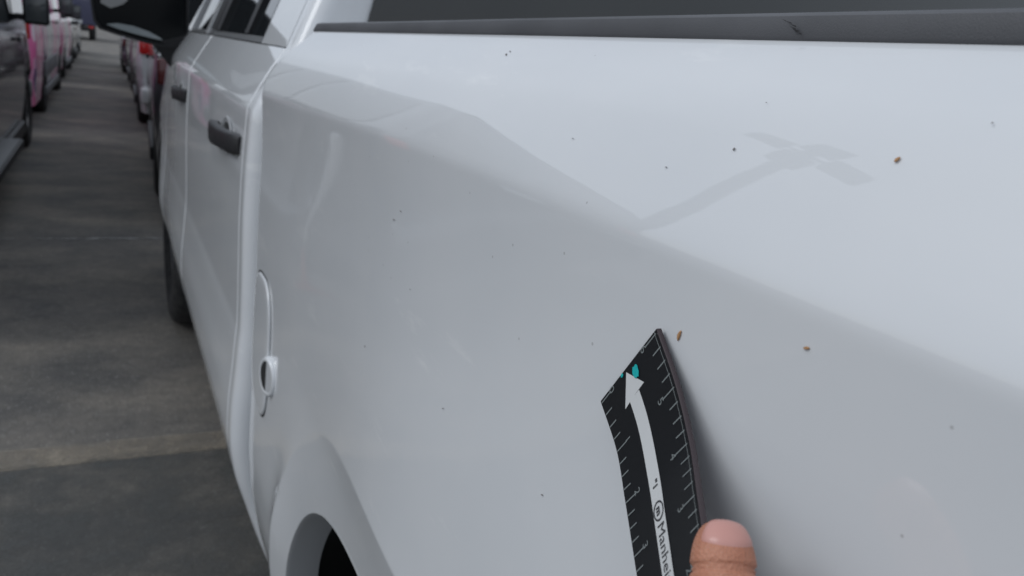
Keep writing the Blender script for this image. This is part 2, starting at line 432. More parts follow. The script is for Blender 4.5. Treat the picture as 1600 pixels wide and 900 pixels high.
# rear corner of the cab (rounded) from belt to sill, and the cab shell
def corner(mirror):
    V = []; zz = list(np.linspace(.46, BELT, 60)) + list(np.linspace(1.42, 1.84, 12)); n = 0
    path = [(0, 1.312), (0, 1.305), (0, 1.295)] + [(.035 * (1 - math.cos(t)), 1.285 - .035 * math.sin(t)) for t in np.linspace(0, math.pi / 2, 9)] + [(.06, 1.2505), (.10, 1.25)]
    for dx, y in path:
        for z in zz: V.append(Vector((cabD(y, z) + dx, y, z)))
    F = gridfaces(len(path), len(zz), 0, False)
    if mirror: V, F = mir(V, F)
    return tpart('cab_corner', V, F, paint, smooth=True)
corner(False); corner(True)
def roofside(z): return cabD(2, z)
# back panel of the cab around the rear window
bp = []
zr = 1.84
tpart('cab_back_panel', *join(
    ([(cabD(1.25, 1.38) + .09, 1.252, .6), (2 * XC - cabD(1.25, 1.38) - .09, 1.252, .6), (2 * XC - .34, 1.252, 1.452), (.34, 1.252, 1.452)], [(0, 1, 2, 3)]),
    ([(.34, 1.252, 1.38), (.36, 1.252, 1.452), (.505, 1.252, 1.84), (.46, 1.252, 1.84)], [(0, 1, 2, 3)]),
    ([(2 * XC - .34, 1.252, 1.38), (2 * XC - .36, 1.252, 1.452), (2 * XC - .505, 1.252, 1.84), (2 * XC - .46, 1.252, 1.84)], [(3, 2, 1, 0)])), paint)
tpart('rear_window', [(.362, 1.246, 1.454), (2 * XC - .33, 1.246, 1.454), (2 * XC - .36, 1.246, 1.83), (.45, 1.246, 1.83)], [(0, 1, 2, 3)], glass)
# side body behind door gaps, roof, hood
inner = []
for mirror in (False, True):
    V = []; yy = np.linspace(1.30, 3.40, 20); zz = np.linspace(.5, 1.40, 20)
    for y in yy:
        for z in zz: V.append(Vector((cabD(y, z) + .012, y, z)))
    F = gridfaces(20, 20, 0, True)
    if mirror: V, F = mir(V, F)
    tpart('door_jamb', V, F, M('jamb_paint', (.45, .46, .47), .5) if not mirror else bpy.data.materials['jamb_paint'], smooth=True)
rocker = []
# doors
belt_m = M('belt_trim', (.16, .165, .17), .3, coat=.4)
DOORS = [('rear_door', 1.316, 2.335), ('front_door', 2.341, 3.32)]
def sil(y): return .565
grip_obj = None
for nm, a, b in DOORS:
    door = patch(nm, a, b, .56, BELT, paint, roll=.007, nz=90, lift=.0)
    # window glass with black frame and belt strip
    def glassD(y, z): return cabD(y, z) + .012
    rear = nm == 'rear_door'
    g0, g1 = (1.56, 2.28) if rear else (2.50, 3.10)
    def top(y): return 1.80
    V = []
    for y in np.linspace(g0 - .0, g1, 12):
        for z in np.linspace(1.412, 1.79, 8): V.append(Vector((glassD(y, z), y + (.0 if rear else (z - 1.41) * -.25 * max(0, (y - g0) / (g1 - g0))), z)))
    win = tpart('window', V, gridfaces(12, 8, 0, True), glass, None, smooth=True)
    win.parent = door
    def bar(y0, y1, z0, z1, off, mat, nme, sl0=0, sl1=0):
        V = []
        for d in (off, off + .02):
            for (y, z, s_) in ((y0, z0, 0), (y1, z0, 0), (y1, z1, sl1), (y0, z1, sl0)): V.append(Vector((cabD(y, z) + d, y + s_, z)))
        o = tpart(nme, V, [(3, 2, 1, 0), (4, 5, 6, 7), (0, 1, 5, 4), (1, 2, 6, 5), (2, 3, 7, 6), (3, 0, 4, 7)], mat); o.parent = door; return o
    bar((g0 - .012) if rear else a + .004, b - .004, 1.4075, 1.419, -.002, belt_m, 'belt_strip')
    if rear:
        bar(a + .0, g0 - .012, 1.407, 1.80, 0, paint, 'window_frame', 0, 0)
        bar(g0 - .01, g0 + .015, 1.422, 1.80, .003, plastic, 'window_seal')
        bar(1.78, 1.83, 1.422, 1.80, .004, plastic, 'division_bar')
        bar(b - .085, b - .004, 1.422, 1.80, .002, plastic, 'pillar_cover')
        bar(a, b, 1.80, 1.86, 0, paint, 'window_frame')
        V = []
        for y in (g0 + .016, 1.779):
            for z in (1.50, 1.79): V.append(Vector((cabD(y, z) + .008, y, z)))
        q = tpart('quarter_glass', V, gridfaces(2, 2, 0, True), M('quarter_glass_reflection', (.38, .39, .38), .12, coat=.5)); q.parent = door
        vary(bpy.data.materials['quarter_glass_reflection'], (.16, .18, .19), (.52, .53, .51), 14, .35, .55)  # mottled bright colour painted in for what the pane reflects
    else:
        bar(a + .004, a + .11, 1.422, 1.80, .002, plastic, 'pillar_cover')
        bar(a + .115, a + .165, 1.41, 1.80, -.002, paint, 'window_frame', 0, 0)
        bar(3.10, 3.16, 1.41, 1.80, 0, paint, 'window_frame', -.12, -.12)
        bar(3.16, b, 1.41, 1.50, .0, paint, 'window_frame', 0, -.12)
        bar(a, b - .1, 1.80, 1.86, 0, paint, 'window_frame')
    # handle: cup, cap and grip
    y0 = a + .03; L = .29 if rear else .25
    zc0 = 1.242 if rear else 1.236
    prof = [(0, .004), (.02, .011), (.06, .017), (.14, .022), (.22, .023), (L - .015, .020), (L, .008)]
    V = []; n = 14
    for i, (dy, pr) in enumerate(prof):
        hh = .0185 * (1 if i not in (0, len(prof) - 1) else .8) * (1 + .15 * (i > 3))
        for k in range(n):
            t = 2 * math.pi * k / n
            cx = (abs(math.cos(t)) ** .55) * (1 if math.cos(t) >= 0 else -1); cz = (abs(math.sin(t)) ** .55) * (1 if math.sin(t) >= 0 else -1)
            V.append(Vector((cabD(y0 + dy, zc0) - pr + .006 + cx * .009 * (1 if i else .8), y0 + dy, zc0 + cz * hh - .010 * dy / L)))
    F = []
    for i in range(len(prof) - 1):
        for k in range(n): F.append((i * n + k, i * n + (k + 1) % n, (i + 1) * n + (k + 1) % n, (i + 1) * n + k))
    F += [tuple(range(n))[::-1], tuple(range((len(prof) - 1) * n, len(prof) * n))]
    h_ = tpart('door_handle', V, F, handle_mat, es=60); h_.parent = door
    h_['label'] = 'black plastic pull handle'
    # recess behind the grip
    V = [Vector((cabD(y0 + .17, zc0) - .0015, y0 + .17, zc0))]
    m_ = 28
    for k in range(m_):
        t = 2 * math.pi * k / m_; yy_, zz_ = y0 + .17 + .065 * math.cos(t), zc0 - .004 + .029 * math.sin(t); V.append(Vector((cabD(yy_, zz_) - .001, yy_, zz_)))
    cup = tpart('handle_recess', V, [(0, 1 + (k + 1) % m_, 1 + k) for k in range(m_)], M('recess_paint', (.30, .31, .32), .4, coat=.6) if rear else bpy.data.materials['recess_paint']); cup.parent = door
    V2, F2 = [], []
    for k in range(m_):
        t = 2 * math.pi * k / m_
        for rr_, dx in ((.065, 0), (.067, -.003), (.070, -.001)):
            yy_, zz_ = y0 + .17 + rr_ * math.cos(t), zc0 - .004 + (rr_ - .036) * math.sin(t); V2.append(Vector((cabD(yy_, zz_) - .0012 + dx, yy_, zz_)))
    for k in range(m_):
        for j in range(2):
            a_, b_ = k * 3 + j, ((k + 1) % m_) * 3 + j; F2.append((a_, a_ + 1, b_ + 1, b_))
    rm = tpart('handle_rim', V2, F2, paint, smooth=True); rm.parent = door
    # dark slot over the grip
    V = [Vector((cabD(y0 + dy, zc0 + dz) - .003, y0 + dy, zc0 + dz)) for dy, dz in ((.12, .008), (.20, .008), (.19, .019), (.13, .019))]
    sl_ = tpart('handle_slot', V, [(0, 3, 2, 1)], dark); sl_.parent = door
for nm, a, b in DOORS:          # doors of the far side: plain skins
    yy = np.linspace(a, b, 10); zz = np.linspace(.56, BELT, 30)
    V = [Vector((cabD(y, z), y, z)) for y in yy for z in zz]
    tpart(nm, *mir(V, gridfaces(10, 30, 0, True)), paint, smooth=True)
    V = [Vector((cabD(y, z) + .004, y, z)) for y in np.linspace(a + .12, b - .05, 4) for z in (1.41, 1.80)]
    tpart('window', *mir(V, gridfaces(4, 2, 0, True)), glass, smooth=True)
# rocker below the doors
patch('rocker_panel', 1.30, 3.40, .46, .556, paint, roll=.004, ny=10, nz=12)
# front fender
def fz(y): return zlow(y, YC_F, .49, .51, .46)
fy = sorted(set([3.326, 3.33, 3.335, 3.345] + [round(YC_F + .49 * (1 if math.cos(t) >= 0 else -1) * abs(math.cos(t)) ** (2 / 3), 5) for t in np.linspace(0, math.pi, 61)] + list(np.linspace(3.36, 5.0, 60))))
V = []
for y in fy:
    zl = fz(y)
    for j in range(50):
        z = zl + (1.36 - .03 * sstep(3.4, 5, y) - zl) * j / 49
        V.append(Vector((cabD(y, z) + (.006 * (1 - (y - 3.326) / .02) ** 2 if y < 3.345 else 0), y, z)))
FF = gridfaces(len(fy), 50, 0, True)
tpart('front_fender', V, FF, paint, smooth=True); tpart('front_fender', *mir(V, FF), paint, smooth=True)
ap = []
for k in range(81):
    th = math.pi * k / 80; c, s = math.cos(th), math.sin(th)
    Y = YC_F + .49 * (1 if c >= 0 else -1) * abs(c) ** (2 / 3); z = HUB + .51 * abs(s) ** (2 / 3)
    if z >= .46: ap.append(Vector((cabD(Y, z), Y, z)))
tpart('arch_lip', *arch_ring(ap, YC_F, [(0, 1), (.004, .992), (.02, .985)]), plastic, smooth=True)
tpart('wheel_arch_liner', *arch_ring(ap, YC_F, [(.02, .985), (.022, 1.01), (.42, 1.01), (.44, .3)]), dark, smooth=True)
# hood, nose, windshield, roof
V = []
for y in np.linspace(3.30, 5.05, 14):
    for u in np.linspace(0, 1, 16):
        x = .235 + .03 + (2 * XC - .53) * u; V.append(Vector((x, y, 1.355 + .06 * math.sin(math.pi * u) ** .5 - .03 * sstep(3.4, 5, y) - .10 * sstep(4.85, 5.05, y))))
tpart('hood', V, gridfaces(14, 16, 0, True), paint, smooth=True)
bevel(tpart('front_bumper', *box((XC, 5.10, .62), (1.66, .28, .28)), chrome), .06)
bevel(tpart('grille', *box((XC, 5.03, 1.02), (1.5, .10, .42)), plastic), .02)
for s in (-1, 1): bevel(tpart('headlight', *box((XC + s * .72, 5.0, 1.08), (.22, .12, .26)), clearl), .02)
for s in (-1, 1): bevel(tpart('taillight', *box((XC + s * .90, -.82, 1.12), (.12, .08, .42)), redl), .015)
V = [(.30, 3.34, 1.39), (2 * XC - .30, 3.34, 1.39), (2 * XC - .48, 2.55, 1.86), (.48, 2.55, 1.86)]
tpart('windshield', V, [(0, 1, 2, 3)], glass)
V = []
for y in np.linspace(1.252, 2.56, 12):
    for u in np.linspace(0, 1, 16):
        V.append(Vector((.425 + (2 * XC - .85) * u, y, 1.855 + .07 * math.sin(math.pi * u) ** .5)))
tpart('roof', V, gridfaces(12, 16, 0, True), paint, smooth=True)
for s in (0, 1):
    q = tube([(.29, 3.30, 1.37), (.36, 3.0, 1.58), (.45, 2.62, 1.84)], .028, 8)
    if s: q = mir(*q)
    tpart('windshield_pillar', *q, paint, es=60)
bevel(tpart('chassis', *box((XC, 2.1, .55), (1.1, 5.8, .18)), dark), .02)
bevel(tpart('cab_floor', *box((XC, 2.35, .66), (1.7, 2.1, .1)), dark), .02)
# wheels
def wheel(cx, cy, R_=.43, wd=.27, side=-1, rim=.27, parent=None, base=TB, mk=None):
    s = -side
    prof = [(0.03 * s, rim), (.006 * s, rim + .03), (0, R_ * .80), (.004 * s, R_ * .90), (.020 * s, R_ * .965), (.045 * s, R_), (wd * .5 * s, R_ * 1.003), ((wd - .045) * s, R_), ((wd - .02) * s, R_ * .965), (wd * s, R_ * .85), ((wd - .02) * s, rim)]
    V, F = lathe_x(prof, 40, (cx, cy, R_))
    wh = bpy.data.objects.new('wheel', None); link(wh, parent); wh.location = Vector((cx, cy, R_)) - base
    b2 = Vector((cx, cy, R_))
    ty = mesh('tyre', [v - b2 for v in V], F if side < 0 else [f[::-1] for f in F], rubber, wh); edge_smooth(ty, 40)
    V, F = lathe_x([(.03 * s, rim), (.05 * s, rim - .02), (.12 * s, rim - .035), (.13 * s, .05), (.13 * s, .001)], 32, (0, 0, 0))
    sp = []
    for k in range(6):
        t = 2 * math.pi * k / 6; c_ = Vector((.055 * s, math.cos(t) * rim * .52, math.sin(t) * rim * .52))
        sp.append(box(c_, (.03, rim * .95, .06), Matrix.Rotation(t, 3, 'X')))
    V, F = join((V, F), *sp, lathe_x([(.03 * s, .001), (.03 * s, .05), (.07 * s, .06)], 16, (0, 0, 0)))
    edge_smooth(mesh('rim', V, F, alloy, wh), 40)
    return wh
for cy in (YC_R, YC_F):
    wheel(.232 if cy > 2 else .25, cy, parent=truck); wheel(2 * XC - .232, cy, side=1, parent=truck)
# fuel door with finger notch
FY, FZ = 1.140, .970
def fuelr(t, k=1.0):
    c, s = math.cos(t), math.sin(t); p = .62
    return FY + .068 * k * (abs(c) ** p) * (1 if c >= 0 else -1), FZ + .108 * k * (abs(s) ** p) * (1 if s >= 0 else -1)
def fuel_ring(ks):
    V = []; n = 64
    for k, lift in ks:
        for i in range(n):
            y, z = fuelr(2 * math.pi * i / n, k); V.append(Vector((bedD(y, z) - lift, y, z)))
    F = []
    for r_ in range(len(ks) - 1):
        for i in range(n): F.append((r_ * n + i, r_ * n + (i + 1) % n, (r_ + 1) * n + (i + 1) % n, (r_ + 1) * n + i))
    return V, F
V, F = fuel_ring([(1.03, .0006), (1.0, .0006)]); 
tpart('fuel_door_gap', V, F, dark)
ks = [(1.0, -.004), (.998, .0016), (.985, .0030), (.95, .0034), (.8, .0037), (.6, .0038), (.3, .0038)]
V, F = fuel_ring(ks); F.append(tuple(range(6 * 64, 7 * 64)))
fd = tpart('fuel_door', V, F, paint, smooth=True)
ny, nz_ = FY - .086, .952
def nl(y): return max(0, y - (ny - .030)) * .19
def nring(ks, half=None):
    V, F = [], []; n = 40
    for rad, lift in ks:
        for i in range(n):
            t = 2 * math.pi * i / n; y = ny + rad * math.cos(t) * 1.0; z = nz_ + rad * 1.05 * math.sin(t)
            V.append(Vector((bedD(y, z) - lift - nl(y), y, z)))
    for r_ in range(len(ks) - 1):
        for i in range(n): F.append((r_ * n + i, r_ * n + (i + 1) % n, (r_ + 1) * n + (i + 1) % n, (r_ + 1) * n + i))
    return V, F
nt_ = tpart('finger_notch', *nring([(.029, -.012), (.028, .0), (.0262, .0024), (.0230, .0026), (.0205, .001)]), paint, smooth=True); nt_.parent = fd
def halfdisc(sgn, mat, nme):
    V = [Vector((bedD(ny, nz_) - .0019 - nl(ny), ny, nz_))]
    for i in range(21):
        t = -math.pi / 2 + math.pi * i / 20; y = ny + sgn * .0212 * math.cos(t); z = nz_ + .0225 * math.sin(t); V.append(Vector((bedD(y, z) - .0019 - nl(y), y, z)))
    F = [(0, 1 + i, 2 + i) if sgn < 0 else (0, 2 + i, 1 + i) for i in range(20)]
    o = tpart(nme, V, F, mat); o.parent = fd; return o
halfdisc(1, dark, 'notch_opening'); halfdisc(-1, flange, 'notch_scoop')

# mirror
my = 3.16
mir_e = bpy.data.objects.new('side_mirror', None); link(mir_e, truck)
def mloop(pts, y): return [Vector((x, y, z)) for x, z in pts]
outl = [(-.045, 1.62), (-.052, 1.47), (-.045, 1.405), (-.028, 1.378), (.02, 1.366), (.10, 1.350), (.18, 1.338), (.235, 1.345), (.262, 1.375), (.262, 1.62), (.20, 1.66), (.0, 1.66)]
def shell(outl, ys_, ks, c=(.11, 1.5)):
    V = []
    for y, k in zip(ys_, ks):
        for x, z in outl: V.append(Vector((c[0] + (x - c[0]) * k, y, c[1] + (z - c[1]) * k)))
    n = len(outl); F = []
    for r_ in range(len(ys_) - 1):
        for i in range(n): F.append((r_ * n + i, (r_ + 1) * n + i, (r_ + 1) * n + (i + 1) % n, r_ * n + (i + 1) % n))
    F.append(tuple(range((len(ys_) - 1) * n, len(ys_) * n))[::-1]); return V, F
def mpart(nme, V, F, mat, es=40):
    o = mesh(nme, [Vector(v) - TB for v in V], F, mat, mir_e)
    bm = bmesh.new(); bm.from_mesh(o.data); bmesh.ops.recalc_face_normals(bm, faces=bm.faces); bm.to_mesh(o.data); bm.free()
    return edge_smooth(o, es)
mpart('mirror_housing', *shell(outl, [my + .012, my, my, my + .01, my + .06, my + .14, my + .19], [.93, .95, .99, 1.0, .99, .9, .7]), plastic)
mg = M('mirror_glass_dark', (.003, .004, .005), .12, spec=.12)
V, F = shell(outl, [my + .006], [.93]); mpart('mirror_glass', V, F, mg)
# pale spotter lens along the bottom; corner patch is a reflection painted in
def flat(nme, pts, y, mat): return mpart(nme, mloop(pts, y), [tuple(range(len(pts)))], mat)
flat('mirror_pale_patch', [(-.005, 1.397), (.03, 1.404), (.08, 1.401), (.13, 1.388), (.165, 1.372), (.175, 1.364), (.14, 1.367), (.08, 1.376), (.03, 1.386)], my + .001, M('spot_lens', (.20, .23, .24), .15, coat=.5))
flat('mirror_pale_patch', [(-.018, 1.60), (-.02, 1.465), (.01, 1.452), (.03, 1.46), (.05, 1.47), (.065, 1.485), (.05, 1.50), (.03, 1.51), (.02, 1.60)], my + .001, M('corner_reflection', (.17, .175, .175), .2, coat=.5))
arm = [Vector(p) for p in ((.14, my + .01, 1.350), (.262, my - .01, 1.395), (.275, my - .02, 1.36), (.235, my, 1.275), (.215, my + .02, 1.255), (.14, my + .1, 1.350), (.262, my + .12, 1.395), (.275, my + .12, 1.36), (.235, my + .1, 1.275), (.215, my + .1, 1.255))]
mpart('mirror_arm', arm, [(0, 1, 2, 3, 4), (9, 8, 7, 6, 5)] + [(i, (i + 1) % 5, 5 + (i + 1) % 5, 5 + i) for i in range(5)], plastic)

# ------------------------------------------------------------------ the flexible hail and dent gauge
Lp = [(945, 628), (970, 704), (984, 785), (998, 869)]; Rp = [(1032, 516), (1061, 600), (1083, 690), (1096, 771)]
def solve(ps, d0):
    out_ = [onX(*ps[0], d0)]; d = d0
    for p in ps[1:]:
        best = min(np.linspace(d - .018, d, 361), key=lambda x: abs((onX(*p, x) - out_[-1]).length - .0254)); d = float(best); out_.append(onX(*p, d))
    return out_
GL = solve(Lp, .1925); GR = solve(Rp, .1945)
for Gx in (GL, GR):
    for _ in range(4):
        d1 = Gx[-1] - Gx[-2]; d0_ = Gx[-2] - Gx[-3]; n_ = (d1 + (d1 - d0_) * .08).normalized() * .0254; Gx.append(Gx[-1] + n_)
def cr_(P, t):
    i = int(min(max(math.floor(t), 0), len(P) - 2)); f = t - i
    p0 = P[i - 1] if i > 0 else P[0] * 2 - P[1]; p1, p2 = P[i], P[i + 1]; p3 = P[i + 2] if i + 2 < len(P) else P[-1] * 2 - P[-2]
    return .5 * ((2 * p1) + (p2 - p0) * f + (2 * p0 - 5 * p1 + 4 * p2 - p3) * f * f + (3 * p1 - p0 - 3 * p2 + p3) * f ** 3)
def gs(u, v, h=0.):            # u 0..1 left to right, v inches from the tip
    a, b = cr_(GL, v), cr_(GR, v); p = a.lerp(b, u)
    a2, b2 = cr_(GL, v + .05), cr_(GR, v + .05); t = (a2.lerp(b2, u) - p); n = t.cross(b - a).normalized()
    if n.x > 0: n = -n
    return p + n * h
gauge = empty('dent_gauge', GL[0]); GB = Vector(GL[0])
tag(gauge, 'black curved flexible ruler gauge with white arrow pressed against the white truck panel', 'ruler')
def gmesh(nme, V, F, mat, smooth=True):
    o = mesh(nme, [Vector(v) - GB for v in V], F, mat, gauge, smooth)
    return o
TH = .0021
nuu, nvn = 20, 60
vv = np.linspace(0, 6.5, nvn)
V = [gs(u, v, TH) for u in np.linspace(0, 1.0, nuu) for v in vv]
F = gridfaces(nuu, nvn)
V2 = [gs(u, v, 0) for u in np.linspace(0, 1.0, nuu) for v in vv]; off = len(V)
gblack = M('gauge_vinyl', (.009, .010, .012), .42, spec=.4, bump=(2500, .1, .0002))
face = gmesh('printed_face', V, F, gblack)
# magnet core visible as a maroon-grey rim
core = M('magnet_core', (.045, .032, .036), .6, bump=(2500, .2, .0002))
rim_pts = [(0, v) for v in vv[::-1]] + [(u, 0) for u in np.linspace(0, 1, nuu)[1:]] + [(1, v) for v in vv[1:]]
V = []
for u, v in rim_pts:
    for h_, o_ in ((TH - .0002, 0), (TH - .0004, .006 if u == 1 else .003), (0., .014 if u == 1 else .004), (-.0003, .010 if u == 1 else .002)):
        du = (1 if u == 1 else -1 if u == 0 else 0) * o_; dv = -o_ * .6 if v == 0 else 0
        V.append(gs(u + du, max(0, v) , h_) + ((gs(u, 0, h_) - gs(u, .1, h_)).normalized() * .0004 if v == 0 else Vector()))
gmesh('magnet_core', V, gridfaces(len(rim_pts), 4, 0, True), core)
gmesh('magnet_back', V2, gridfaces(nuu, nvn, 0, True), core)
wink = M('white_print', (.62, .63, .63), .5); gink = M('grey_print', (.19, .21, .21), .5); kink = M('dark_print', (.05, .05, .055), .5)
teal = M('teal_paint_smear', (.01, .42, .42), .45, bump=(900, .4, .0004))
PH = TH + .00018
def gpoly(nme, pts, mat, h=PH, sub=1):
    n = len(pts); return gmesh(nme, [gs(u, v, h) for u, v in pts], [tuple(range(n))], mat, False)
# width in inches for u
WI = (GR[0] - GL[0]).length / .0254
def tick(v, u0, u1, w_=.012):
    gpoly('tick_mark', [(u0, v - w_), (u1, v - w_), (u1, v + w_), (u0, v + w_)], gink)
for i in range(22):
    v = i * .25 + .05
    lg = .19 if i % 4 == 0 else .13
    tick(v, .012, lg); tick(v, .985 - lg * .95, .985)
gmesh('edge_line', [gs(u, v, PH) for v in np.linspace(.0, 6.4, 50) for u in (.968, .974)], gridfaces(50, 2), gink, False)
def gtext(txt, u, v, size, rot, mat, nme='printed_text', h=PH, bold=0.):
    cu = bpy.data.curves.new('txt', 'FONT'); cu.body = txt; cu.size = size; cu.align_x = 'CENTER' if len(txt) < 3 else 'LEFT'; cu.align_y = 'CENTER'; cu.offset = bold; cu.resolution_u = 3
    o = bpy.data.objects.new('txt', cu); COL.objects.link(o)
    dg = bpy.context.evaluated_depsgraph_get(); me = bpy.data.meshes.new_from_object(o.evaluated_get(dg))
    bpy.data.objects.remove(o)
    bm = bmesh.new(); bm.from_mesh(me); bmesh.ops.triangulate(bm, faces=bm.faces[:]); bmesh.ops.subdivide_edges(bm, edges=[e for e in bm.edges if e.calc_length() > .12], cuts=1)
    bmesh.ops.triangulate(bm, faces=bm.faces[:])
    c, s = math.cos(rot), math.sin(rot)
    for q in bm.verts:
        x, y = q.co.x * c - q.co.y * s, q.co.x * s + q.co.y * c     # x across (inches), y toward the tip
        q.co = gs(u + x / WI, v - y, h) - GB
    bm.to_mesh(me); bm.free(); me.materials.clear(); me.materials.append(mat)
    me.name = nme; ob = bpy.data.objects.new(nme, me); link(ob, gauge); return ob
for i in range(6):
    gtext(str(i), .205, i + .04, .24, R(-90 + 0), gink)
    gtext(str(6 - i), .775, i + .04, .24, R(-90), gink)
# white arrow: head near the tip and a long shaft
def arrow():
    sh = []
    uc = .475
    vs_ = np.linspace(.52, 6.4, 50)
    V = [gs(u, v, PH) for v in vs_ for u in np.linspace(uc - .083, uc + .083, 4)]
    F = gridfaces(50, 4)
    n0 = len(V); hd = [(uc - .155, .60), (uc - .085, .52), (uc + .085, .52), (uc + .155, .44), (uc, .12)]
    hd = [(uc - .175, .56), (uc, .52), (uc + .175, .50), (uc + .0, .06)]
    V += [gs(u, v, PH + .00001) for u, v in hd]; F += [(n0, n0 + 1, n0 + 3), (n0 + 1, n0 + 2, n0 + 3)]
    return gmesh('arrow', V, F, wink, False)
arrow()
P2 = PH + .00016
gtext('"1', .475, 2.22, .20, R(-90), kink, h=P2, bold=.006)
ring = [(math.cos(t), math.sin(t)) for t in np.linspace(0, 2 * math.pi, 41)]
V = [gs(.475 + x * k / WI, 2.72 - y * k * 1.15, P2) for x, y in ring for k in (.155, .125)]
gmesh('printed_emblem', V, gridfaces(41, 2), kink, False)
gtext('m', .475, 2.72, .20, R(-90), kink, h=P2, bold=.008)
gtext('Manheim', .475, 2.94, .30, R(-90), kink, h=P2)
# teal smears
def blob(nme, u, v, ru, rv, seed, mat, h=P2 + .0001):
    rnd = random.Random(seed); pts = [(u + ru * math.cos(t) * rnd.uniform(.75, 1.15), v + rv * math.sin(t) * rnd.uniform(.75, 1.15)) for t in np.linspace(0, 2 * math.pi, 17)[:-1]]
    return gpoly(nme, pts, mat, h)
blob('teal_smear', .60, .22, .048, .12, 3, teal); blob('teal_smear', .41, .035, .022, .035, 5, teal)

# ------------------------------------------------------------------ hand
skin = M('skin', (.52, .27, .19), .5, spec=.35, bump=(700, .3, .0008))
vary(skin, (.44, .175, .105), (.55, .265, .175), 90, .3, .7)
def skin_lines(m):
    t = m.node_tree; b = t.nodes['Principled BSDF']; c = N(t, 'ShaderNodeTexCoord')
    mp = N(t, 'ShaderNodeMapping'); mp.inputs['Scale'].default_value = (160, 160, 620); t.links.new(c.outputs['Object'], mp.inputs['Vector'])
    n = N(t, 'ShaderNodeTexNoise'); n.inputs['Scale'].default_value = 1; n.inputs['Detail'].default_value = 5; t.links.new(mp.outputs[0], n.inputs['Vector'])
    v = N(t, 'ShaderNodeTexVoronoi'); v.inputs['Scale'].default_value = 1100; t.links.new(c.outputs['Object'], v.inputs['Vector'])
    ad = N(t, 'ShaderNodeMath', operation='ADD'); t.links.new(n.outputs['Fac'], ad.inputs[0]); t.links.new(v.outputs['Distance'], ad.inputs[1])
    bp = N(t, 'ShaderNodeBump'); bp.inputs['Strength'].default_value = .55; bp.inputs['Distance'].default_value = .0007
    t.links.new(ad.outputs[0], bp.inputs['Height']); t.links.new(bp.outputs[0], b.inputs['Normal'])
skin_lines(skin)
skin.node_tree.nodes['Principled BSDF'].inputs['Subsurface Weight'].default_value = .12
skin.node_tree.nodes['Principled BSDF'].inputs['Subsurface Radius'].default_value = (.01, .004, .002)
nail_m = M('nail', (.58, .29, .245), .40, coat=.2)
chains = [  # each chain: list of (pixel x, pixel y, depth, radius)
    [(1440, 1560, .24, .030), (1330, 1380, .245, .036), (1265, 1230, .25, .030)],
]
hv, he, hr = [], [], []
def addv(p, r): hv.append(p); hr.append(r); return len(hv) - 1
wr = addv(W(1480, 1900, .24), .030); pa = addv(W(1390, 1640, .25), .036); pb = addv(W(1290, 1420, .262), .036); he += [(wr, pa), (pa, pb)]
fore = addv(W(1600, 2400, .24), .038); he.append((fore, wr))
def chain(root, pts):
    p = root
    for x, y, d, r in pts:
        q = addv(W(x, y, d), r); he.append((p, q)); p = q
chain(pa, [(1245, 1330, .205, .0160), (1165, 1130, .210, .0122), (1136, 985, .216, .0108), (1131, 915, .221, .0108), (1129, 862, .2255, .0101), (1130, 832, .228, .0080), (1130, 815, .2295, .0050)])
# fingers curl behind the gauge, off the lower edge of the picture
for k, (x, y) in enumerate(((1180, 1200), (1150, 1290), (1160, 1380), (1200, 1470))):
    d = .30
    chain(pb, [(1300 - 10 * k, 1290 + 70 * k, .285, .0115 - .0005 * k), (x + 10, y - 20, d, .0100 - .0005 * k), (x - 70, y - 50 + 10 * k, d, .0090 - .0005 * k), (x - 130 + 25 * abs(k - 1), y - 60 + 12 * k, d - .004, .0078 - .0004 * k)])
hm = bpy.data.meshes.new('person'); hm.from_pydata([v - W(1390, 1640, .25) for v in hv], he, []); hm.update()
hand = bpy.data.objects.new('person', hm); hand.location = W(1390, 1640, .25); link(hand)
tag(hand, 'bare thumb and hand reaching up from below to press the black ruler on the truck', 'person')
sk = hand.modifiers.new('skin', 'SKIN'); sk.use_smooth_shade = True
for i, sv in enumerate(hm.skin_vertices[0].data): sv.radius = (hr[i], hr[i]); sv.use_root = (i == pa)
ss = hand.modifiers.new('sub', 'SUBSURF'); ss.levels = 4; ss.render_levels = 4
dg = bpy.context.evaluated_depsgraph_get(); hm2 = bpy.data.meshes.new_from_object(hand.evaluated_get(dg)); hand.modifiers.clear(); hand.data = hm2
hm2.materials.clear(); hm2.materials.append(skin)
# fingertip creases pressed into the skin of the thumb
def crease(mesh_, c, axis, depth, wdt):
    for v in mesh_.vertices:
        p = v.co + hand.location; t = (p - c).dot(axis)
        if abs(t) < wdt * 3 and (p - c).length < .02:
            v.co -= (p - c - axis * t).normalized() * depth * math.exp(-(t / wdt) ** 2)
ax = (W(1131, 850, .2265) - W(1135, 985, .216)).normalized()
for yy_, dd_ in ((888, .2228), (896, .2222), (925, .2205)): crease(hm2, W(1132, yy_, dd_), ax, .0011, .0006)
